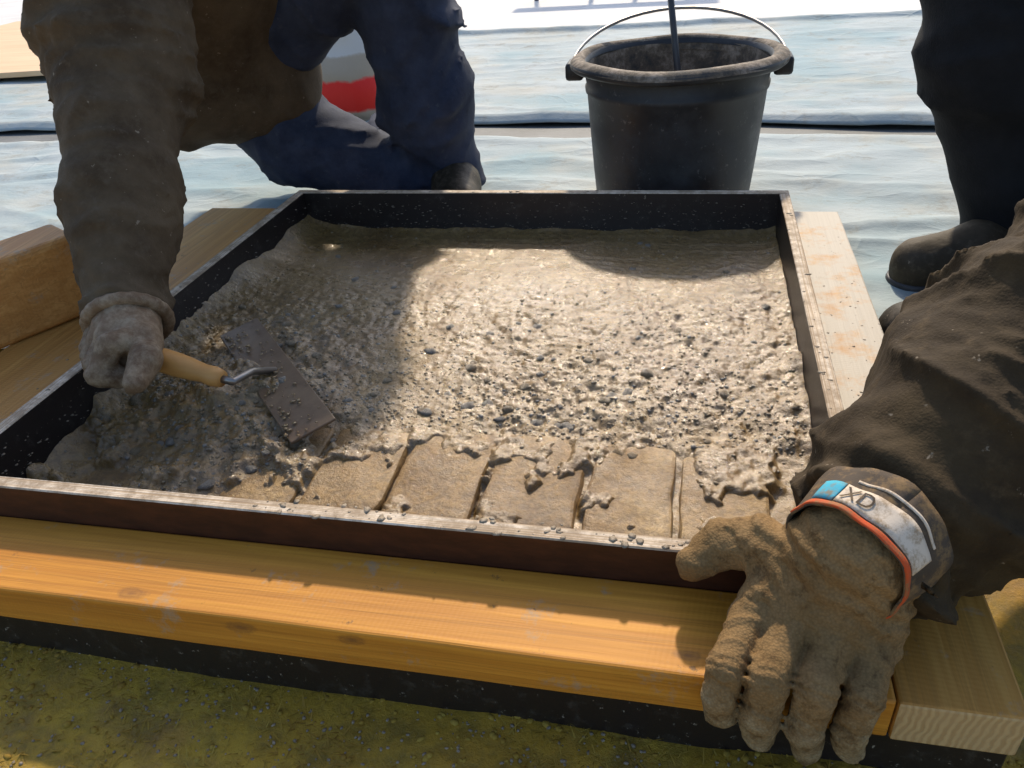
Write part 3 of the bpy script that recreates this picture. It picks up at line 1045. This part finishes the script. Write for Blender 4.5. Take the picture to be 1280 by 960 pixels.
jA = Blob(0.045)
jA.chain([A_pelvis + (0.0, 0.0, 0.01), A_chest], [0.150, 0.185]).cone(A_chest, A_chest + (0, -0.02, 0.10), 0.185, 0.12)
jA.chain([A_chest + (0, 0, 0.05), A_sh2, A_elb2, A_wri2], [0.12, 0.095, 0.078, 0.052])
jA.cone(A_pelvis + (-0.04, -0.12, -0.02), A_pelvis + (0.06, -0.02, -0.03), 0.12, 0.13)
jA.fold(cloth_folds(0.008, (1, 0.2, 0.8), 120, 6.0))
jA.build("jacket", 0.010, M_jacketA, personA)
slA = Blob(0.03)
slA.chain([A_chest * 0.3 + A_sh * 0.7 + (0, 0, 0.02), A_sh, A_elb, A_elb * 0.45 + A_wri * 0.55, A_wri + (A_wri - A_elb) * -0.05], [0.11, 0.100, 0.088, 0.070, 0.052], 0.03)
slA.fold(cloth_folds(0.012, A_wri - A_elb, 80, 2.0, 4.0)).fold(cloth_folds(0.007, A_wri - A_elb, 170, 12.0, 4.0)).fold(cloth_folds(0.0025, (0.6, 0.3, 1), 330, 21.0))
slA.build("sleeve", 0.0050, M_jacketA, personA)
tA = Blob(0.03)
tA.chain([A_pelvis, A_knee1, A_mid1, A_calf1, A_ank1], [0.12, 0.095, 0.082, 0.088, 0.056])
tA.chain([A_pelvis + (0.0, 0.02, -0.03), at_y(372, 178, 1.49), A_knee2, A_knee2 + np.array([-0.15, 0.32, 0.0])], [0.12, 0.088, 0.064, 0.05])
tA.fold(cloth_folds(0.009, (0.3, 0, 1), 80, 8.0, 4.0)).fold(cloth_folds(0.006, (1, 0, -0.4), 150, 3.0, 4.0))
tA.build("trousers", 0.0075, M_trouserA, personA)
bb = Blob(0.02)
ft = np.array([A_ank1[0], A_ank1[1], 0.0])
bb.cone(A_ank1 + (0, 0, 0.0), ft + (0, 0.02, 0.06), 0.052, 0.05).chain([ft + (-0.01, 0.05, 0.048), ft + (0.02, -0.05, 0.045), ft + (0.05, -0.13, 0.040)], [0.042, 0.045, 0.036])
bb.cut(lambda P: -(P[:, 2] - 0.012))
bb.build("boot", 0.006, M_bootdark, personA)

# his glove, a fist round the handle of the float
fwd = np.array([0.62, -0.66, -0.40]); fwd /= np.linalg.norm(fwd)      # fist direction, along the forearm
gA = Blob(0.012)
h0 = A_wri + np.array([0.0, 0.0, 0.0])
kx = np.array([0.62, -0.70, 0.0]); kx /= np.linalg.norm(kx)          # along the handle, down right in the picture
gA.cone(A_wri, A_hand + (0, 0, 0.015), 0.036, 0.034)
for i in range(4):
    b0 = A_hand + kx * (0.040 - 0.025 * i) + np.array([0.006, 0.02, 0.022])
    k1 = b0 + np.array([-0.018, -0.030, 0.006])
    k2 = k1 + np.array([-0.012, -0.020, -0.026])
    k3 = k2 + np.array([0.020, 0.012, -0.010])
    gA.cone(A_hand + (0, 0.01, 0.012), b0, 0.026, 0.018)
    gA.chain([b0, k1, k2, k3], [0.0155, 0.0145, 0.0135, 0.0125], 0.004)
gA.chain([A_hand + kx * 0.02 + (0.015, 0.01, 0.01), A_hand + kx * 0.062 + (0.012, 0.006, 0.014), A_hand + kx * 0.088 + (0.0, -0.008, 0.004)], [0.018, 0.016, 0.0125], 0.006)
gA.fold(lambda P: 0.006 * (fbm(P[:, 0] * 70, P[:, 1] * 70, P[:, 2] * 70, 3) - 0.5))
gA.build("glove", 0.0032, M_gloveA, personA)
cfa = Blob(0.006)
ca = (A_hand - A_wri); ca /= np.linalg.norm(ca)
for t in np.linspace(0, 2 * math.pi, 22, endpoint=False):
    u1 = np.cross(ca, [0, 0, 1.0]); u1 /= np.linalg.norm(u1); u2 = np.cross(ca, u1)
    t2 = t + 2 * math.pi / 22
    q = lambda a: A_wri + ca * 0.012 + 0.043 * (u1 * math.cos(a) + u2 * math.sin(a))
    cfa.cone(q(t), q(t2), 0.007, 0.007)
cfa.build("glove_cuff", 0.003, M_gloveA, personA)

# the float he is holding
fl = empty("plastering_float", (-0.44, 0.70, 0.06))
tag(fl, "long brown float with orange wooden grip lying in the wet concrete", "float")
M = Mat("wet_brown_blade", 0.38); a = M.noise(20, 6, 0.7)
M.color(M.ramp(a, [(0.35, (0.14, 0.088, 0.05)), (0.65, (0.23, 0.155, 0.09))])).bump(M.noise(90), 0.3, 0.001); M_blade = M.m
b = box_bm(-0.145, 0.145, -0.027, 0.027, -0.0018, 0.0018, 0.0012, 2)
e0 = at_z(322, 398, 0.072); e1 = at_z(420, 524, 0.058)
ctr = (e0 + e1) / 2; dirx = (e1 - e0); L = np.linalg.norm(dirx); dirx /= L
yv = np.cross([0, 0, 1.0], dirx); yv /= np.linalg.norm(yv)
if yv[0] > 0: yv = -yv
zv = np.cross(dirx, yv)
if zv[2] < 0: zv = -zv
# tilt a little about its long edge
ct, stt = math.cos(math.radians(10)), math.sin(math.radians(10))
yv2 = yv * ct - zv * stt; zv2 = zv * ct + yv * stt
Mx = Matrix(((dirx[0], yv2[0], zv2[0]), (dirx[1], yv2[1], zv2[1]), (dirx[2], yv2[2], zv2[2]))).to_4x4()
Mx.translation = Vector(ctr + yv2 * 0.027)
bmesh.ops.scale(b, verts=b.verts, vec=(L / 0.29, 1, 1))
bmesh.ops.transform(b, verts=b.verts, matrix=Mx)
bm_obj("blade", b, M_blade, fl)
M = Mat("orange_wood_grip", 0.5); M.color(M.mix(M.noise(30, 4, 0.6, M.mapping((1, 1, 6))), (0.45, 0.20, 0.05), (0.62, 0.32, 0.09))); M_gripw = M.m
bc0 = ctr + yv2 * 0.027
g9_ = at_z(278, 474, 0.098)
g0 = A_hand * 1.28 - g9_ * 0.28 + np.array([0.004, -0.008, 0.004]); g9 = at_z(278, 474, 0.098)
gp = [g0 + (g9 - g0) * t for t in np.linspace(0, 1, 15)]
gr = [0.011, 0.0135, 0.0125, 0.0115, 0.0115, 0.012, 0.013, 0.0138, 0.014, 0.0138, 0.013, 0.0118, 0.0105, 0.0118, 0.0095]
tube("grip", gp, gr, M_gripw, fl, 16)
tg = ctr + yv2 * 0.022 + dirx * -0.005
tube("tang", [g9 - (g9 - g0) * 0.02, g9 + (g9 - g0) * 0.08 + (0, 0, 0.001), tg * 0.55 + g9 * 0.45 + np.array([0, 0, 0.004]), tg], 0.0045, M_steel, fl, 10)
mp, mr = [], []
for _ in range(150):                      # mortar stuck to the blade
    u1, u2 = random.uniform(-0.5, 0.5), random.random() ** 0.6
    mp.append(ctr + dirx * u1 * L + yv2 * 0.054 * u2 + zv2 * 0.004); mr.append(random.choice([0.001, 0.0016, 0.0024, 0.0036]))
tag(scatter("mud_splatter", np.array(mp), np.array(mr), M_conc, fl, 0.4), kind="stuff")

# ------------------------------------------------------------------ person on the right, gripping the near corner
B_wri = at_z(1068, 688, 0.150)
B_f1 = at_y(1120, 640, 0.475)
B_f2 = at_y(1205, 565, 0.52)
B_f3 = at_y(1305, 470, 0.58)
B_elb = at_y(1420, 390, 0.66)
B_sh = np.array([0.66, 0.98, 0.66])
B_pel = np.array([0.82, 1.42, 0.52])
B_chest = np.array([0.80, 1.10, 0.68])
B_sh2 = np.array([0.98, 1.02, 0.70])
B_elb2 = np.array([1.06, 0.92, 0.42])
B_wri2 = np.array([0.92, 1.00, 0.24])
B_headc = np.array([0.72, 0.86, 0.90])
B_knee1 = at_y(1262, -70, 1.22)
B_sh1 = at_y(1254, 60, 1.21)
B_ank1 = at_y(1275, 268, 1.20)
B_knee2 = np.array([0.86, 1.02, 0.30])
B_ank2 = np.array([0.44, 1.06, 0.085])

bB = Blob(0.03)
bB.chain([B_pel, B_chest], [0.12, 0.13]).cone(B_chest, B_headc - (0, 0, 0.06), 0.08, 0.05)
bB.chain([B_chest, B_sh, B_elb, B_f3, B_f1, B_wri], [0.09, 0.06, 0.045, 0.04, 0.032, 0.028])
bB.chain([B_chest, B_sh2, B_elb2, B_wri2], [0.09, 0.06, 0.045, 0.032]).cone(B_wri2, B_wri2 + (-0.07, 0.01, -0.03), 0.035, 0.024)
bB.chain([B_pel, B_knee1, B_ank1], [0.10, 0.06, 0.04]).chain([B_pel, B_knee2, B_ank2], [0.10, 0.06, 0.04])
hcB = head(bB, B_headc, (-0.5, -0.6, -0.6))
personB = bB.build("person", 0.014, M_skin)
tag(personB, "person in black trousers and muddy sleeve gripping the near right corner with a tan glove", "person")
head_bits(personB, *hcB, M_trouserB)

sB = Blob(0.035)
sB.chain([B_pel + (0, 0, 0.02), B_chest], [0.16, 0.18]).cone(B_chest, B_chest + (0, -0.03, 0.08), 0.17, 0.12)
sB.chain([B_chest, B_sh, B_elb * 0.7 + B_sh * 0.3], [0.13, 0.10, 0.098], 0.04)
sB.chain([B_chest, B_sh2, B_elb2, B_wri2], [0.12, 0.10, 0.08, 0.055])
ax = B_f1 - B_f3
sB.fold(cloth_folds(0.008, (0.5, 1, 0.3), 120, 1.0))
sB.build("jacket", 0.011, M_jacketB, personB)
slB = Blob(0.035)
slB.chain([B_elb * 0.6 + B_sh * 0.4, B_elb, B_f3, B_f2, B_f1], [0.100, 0.098, 0.090, 0.079, 0.060], 0.04)
slB.fold(cloth_folds(0.010, ax, 95, 4.0, 4.0)).fold(cloth_folds(0.0055, ax, 210, 14.0, 4.0)).fold(cloth_folds(0.0012, (0.4, 1, -0.5), 420, 23.0))
for t in np.linspace(0, 2 * math.pi, 26, endpoint=False):      # turned hem at the wrist
    ah = (B_f1 - B_f2); ah /= np.linalg.norm(ah)
    h1_ = np.cross(ah, [0, 0, 1.0]); h1_ /= np.linalg.norm(h1_); h2_ = np.cross(ah, h1_)
    hq = lambda a: B_f1 + ah * 0.030 + 0.056 * (h1_ * math.cos(a) + h2_ * math.sin(a)) * (1 + 0.05 * math.sin(4 * a))
    slB.cone(hq(t), hq(t + 2 * math.pi / 26), 0.009, 0.009, 0.008)
slB.build("sleeve", 0.0038, M_jacketB, personB)
trB = Blob(0.03)
trB.chain([B_pel, B_knee1, B_sh1, B_ank1], [0.13, 0.095, 0.092, 0.075]).chain([B_pel, B_knee2, B_ank2 + (0.06, 0, 0.02)], [0.13, 0.09, 0.065])
trB.fold(cloth_folds(0.005, (0.2, 0, 1), 110, 5.0))
trB.build("trousers", 0.009, M_trouserB, personB)


def boot(toe, heel, ankle, mat, r=0.038):
    bo = Blob(0.018)
    toe = np.asarray(toe, float); heel = np.asarray(heel, float)
    mid = (toe * 0.55 + heel * 0.45) + (0, 0, 0.012)
    bo.chain([toe, mid, heel], [r, r * 1.08, r * 1.02])
    bo.cone(heel + (0, 0, 0.02), ankle, r * 1.1, r * 1.25)
    bo.cone(mid, ankle, r * 0.9, r * 1.05)
    # the sole: a thin welt pushed out along the bottom
    bo.cone(toe - (0, 0, r * 0.55), heel - (0, 0, r * 0.55), r * 0.92, r * 0.92, 0.004)
    bo.fold(lambda P: 0.004 * (fbm(P[:, 0] * 45, P[:, 1] * 45, P[:, 2] * 45, 3) - 0.5))
    bo.cut(lambda P: -(P[:, 2] - 0.010))
    bt = bo.build("boot", 0.0045, mat, personB)
    so_ = Blob(0.012)
    so_.cone(toe - (0, 0, r * 0.6), heel - (0, 0, r * 0.6), r * 1.04, r * 1.02)
    so_.cut(lambda P: np.maximum(-(P[:, 2] - 0.0095), P[:, 2] - 0.024))
    so_.build("sole", 0.0045, M_grip, personB)
    return bt


t1 = at_z(1148, 330, 0.042); h1 = t1 + np.array([0.17, 0.03, 0.0])
boot(t1, h1, B_ank1 + (0, 0, 0.0), M_boot)
t2 = at_z(1140, 418, 0.045); h2 = t2 + np.array([0.19, 0.02, 0.0])
boot(t2, h2, B_ank2 + (0.06, 0, 0.02), M_bootdark, 0.042)

# ---- the glove on the near corner: palm on the plank, fingers over its face
mcp = [at_z(938, 772, 0.094), at_z(990, 776, 0.098), at_z(1044, 786, 0.098), at_z(1096, 802, 0.093)]
pip = [at_y(906, 836, 0.353), at_y(960, 848, 0.349), at_y(1020, 860, 0.348), at_y(1078, 874, 0.350)]
dip = [at_y(898, 868, 0.346), at_y(949, 893, 0.344), at_y(1006, 908, 0.344), at_y(1062, 914, 0.345)]
tip = [at_y(900, 890, 0.348), at_y(948, 920, 0.348), at_y(1008, 936, 0.348), at_y(1060, 934, 0.349)]
carp = [at_z(1010, 690, 0.128), at_z(1045, 695, 0.135), at_z(1080, 705, 0.135), at_z(1110, 722, 0.128)]
G = Blob(0.013)
for i in range(4):
    G.cone(carp[i], mcp[i], 0.019, 0.0155, 0.012)
    fr = (0.0122, 0.0127, 0.0124, 0.0116)[i]
    G.chain([mcp[i], pip[i], dip[i], tip[i]], [fr * 1.10, fr * 1.04, fr, fr * 0.86], 0.003)
for i in range(3):
    G.cone((carp[i] + carp[i + 1]) / 2, (mcp[i] + mcp[i + 1]) / 2 + (0, 0.012, 0.0), 0.019, 0.0145, 0.010)
# heel of the hand into the cuff
G.cone(B_wri, (carp[1] + carp[2]) / 2 * 0.5 + (mcp[1] + mcp[2]) / 2 * 0.5 - (0, 0, 0.006), 0.036, 0.024, 0.03)
# thumb over the rim
th = [at_z(1005, 712, 0.120), at_z(950, 680, 0.122), at_z(905, 680, 0.114), at_y(866, 703, 0.432)]
G.chain(th, [0.022, 0.0185, 0.0165, 0.0130], 0.010)


def glove_relief(P):
    d = 0.0030 * (fbm(P[:, 0] * 38, P[:, 1] * 38, P[:, 2] * 38, 3) - 0.5)
    d += 0.0014 * (fbm(P[:, 0] * 170, P[:, 1] * 170, P[:, 2] * 170, 3) - 0.5)
    for i in range(4):                     # creases at the finger joints
        for q, off_ in ((pip[i], 0.004), (pip[i], -0.003), (dip[i], 0.002), (mcp[i], 0.008)):
            axf = dip[i] - mcp[i]; axf = axf / np.linalg.norm(axf)
            s = (P - q) @ axf + off_ + 0.006 * (vnoise(P[:, 0] * 90 + i, P[:, 1] * 90, P[:, 2] * 90) - 0.5)
            rr = np.linalg.norm(P - q, axis=1)
            d += 0.0012 * np.exp(-(s / 0.0013) ** 2) * (rr < 0.022)
    for i in range(3):                     # stitched darts between the knuckles and round the thumb
        a_, b_ = (mcp[i] + mcp[i + 1]) / 2 + (0, 0, 0.016), (carp[i] + carp[i + 1]) / 2 + (0, 0, 0.022)
        a_ = a_ * 1.0; b_ = a_ * 0.35 + b_ * 0.65
        q = np.abs(round_cone(P, a_, b_, 0.0, 0.0))
        d += -0.0016 * np.exp(-(q / 0.0035) ** 2) + 0.0012 * np.exp(-((q - 0.006) / 0.003) ** 2)
    for i in range(4):                     # side seams of the fingers
        a_, b_ = mcp[i] + (0.006, -0.004, 0.010), pip[i] + (0.006, -0.004, 0.008)
        q = np.abs(round_cone(P, a_, b_, 0.0, 0.0))
        d += -0.0010 * np.exp(-(q / 0.0028) ** 2)
    cr = vnoise(P[:, 0] * 120 + 9, P[:, 1] * 70, P[:, 2] * 70)
    d += 0.0009 * (1 - np.abs(2 * cr - 1)) ** 6
    rr = vnoise(P[:, 0] * 48 + 3, P[:, 1] * 48, P[:, 2] * 48)
    d += -0.0016 * (1 - np.abs(2 * rr - 1)) ** 5
    # seams along the fingers and folds across the back of the hand
    w_ = (P - B_wri) @ ((mcp[1] - B_wri) / np.linalg.norm(mcp[1] - B_wri))
    d += 0.0013 * np.cos(w_ * 420 + 9 * fbm(P[:, 0] * 25, P[:, 1] * 25, P[:, 2] * 25, 2)) * np.exp(-((w_ - 0.02) / 0.03) ** 2)
    return d


G.fold(glove_relief)
G.build("glove", 0.0014, M_gloveB, personB)

# gauntlet of the glove: a band round the wrist, white print on dark cloth with a red edge
axis_ = (B_f2 - B_wri); axis_ /= np.linalg.norm(axis_)
c_up = CAM - B_wri; c_up -= c_up.dot(axis_) * axis_; c_up /= np.linalg.norm(c_up)
c_rt = np.cross(axis_, c_up)


def cuff_pt(s, th_, r):
    wob = 1 + 0.035 * math.sin(3 * th_ + 40 * s) + 0.025 * math.sin(5 * th_ + 90 * s) + 0.012 * math.sin(11 * th_ - 120 * s)
    return B_wri + axis_ * s + (c_up * math.cos(th_) + c_rt * math.sin(th_)) * r * wob


def cuff_band(name, s0, s1, t0, t1, r, mat, ns=6, nt=64, thick=0.0016):
    V, F = [], []
    for i in range(ns + 1):
        for k in range(nt + 1):
            s = s0 + (s1 - s0) * i / ns; t = t0 + (t1 - t0) * k / nt
            V.append(cuff_pt(s, t, r(s) if callable(r) else r))
    for i in range(ns):
        for k in range(nt):
            a = i * (nt + 1) + k
            F.append((a, a + 1, a + nt + 2, a + nt + 1))
    o = mesh_obj(name, V, F, mat, personB, smooth=True)
    md = o.modifiers.new("thickness", 'SOLIDIFY'); md.thickness = thick; md.offset = 1
    return o


def plain(name, c, rough=0.8, mud=0.85):
    M = Mat(name, rough, 0.3)
    b = M.noise(70, 6, 0.75)
    M.color(M.mix(M.ramp(b, [(0.47, 0.15), (0.62, mud)]), c, (0.24, 0.15, 0.065))).bump(M.noise(800, 2), 0.25, 0.0005)
    return M.m
M_cw, M_cc, M_cr, M_cd = plain("white_print", (0.72, 0.62, 0.50)), plain("cyan_print", (0.02, 0.42, 0.60)), plain("red_orange_trim", (0.62, 0.075, 0.015)), plain("charcoal_knit", (0.045, 0.038, 0.034))
rad_ = lambda s: 0.0425 + 0.16 * max(s, -0.01)
PI = math.pi
cuff_band("glove_cuff", -0.014, 0.030, 0, 2 * PI, rad_, M_cd, 10)
cuff_band("cuff_trim", -0.014, -0.010, -1.6, 1.9, lambda s: rad_(s) + 0.0010, M_cr, 3)
cuff_band("cuff_tab", -0.008, 0.010, -0.78, 0.80, lambda s: rad_(s) + 0.0009, M_cw, 5, 40)
cuff_band("logo_patch", -0.008, 0.010, -1.15, -0.80, lambda s: rad_(s) + 0.0009, M_cc, 4, 16)
cuff_band("cuff_stripe", 0.015, 0.0168, -0.7, 0.7, lambda s: rad_(s) + 0.0008, M_cw, 2)


def cuff_text(txt, s_mid, th0, size, mat):
    cu = bpy.data.curves.new("lettering", 'FONT')
    cu.body = txt; cu.size = size; cu.align_x = 'CENTER'; cu.align_y = 'CENTER'; cu.resolution_u = 3
    tmp = bpy.data.objects.new("lettering", cu)
    COL.objects.link(tmp)
    dg = bpy.context.evaluated_depsgraph_get()
    me = bpy.data.meshes.new_from_object(tmp.evaluated_get(dg))
    bpy.data.objects.remove(tmp)
    b = bmesh.new(); b.from_mesh(me)
    bmesh.ops.triangulate(b, faces=b.faces)
    bmesh.ops.subdivide_edges(b, edges=[e for e in b.edges if e.calc_length() > 0.004], cuts=2)
    for v in b.verts:
        s = s_mid + v.co.y
        t = th0 + v.co.x / 0.05
        v.co = Vector(cuff_pt(s, t, rad_(s) + 0.0036))
    bm_obj("lettering", b, mat, personB)


cuff_text("XD", 0.001, -0.50, 0.0165, M_cd)
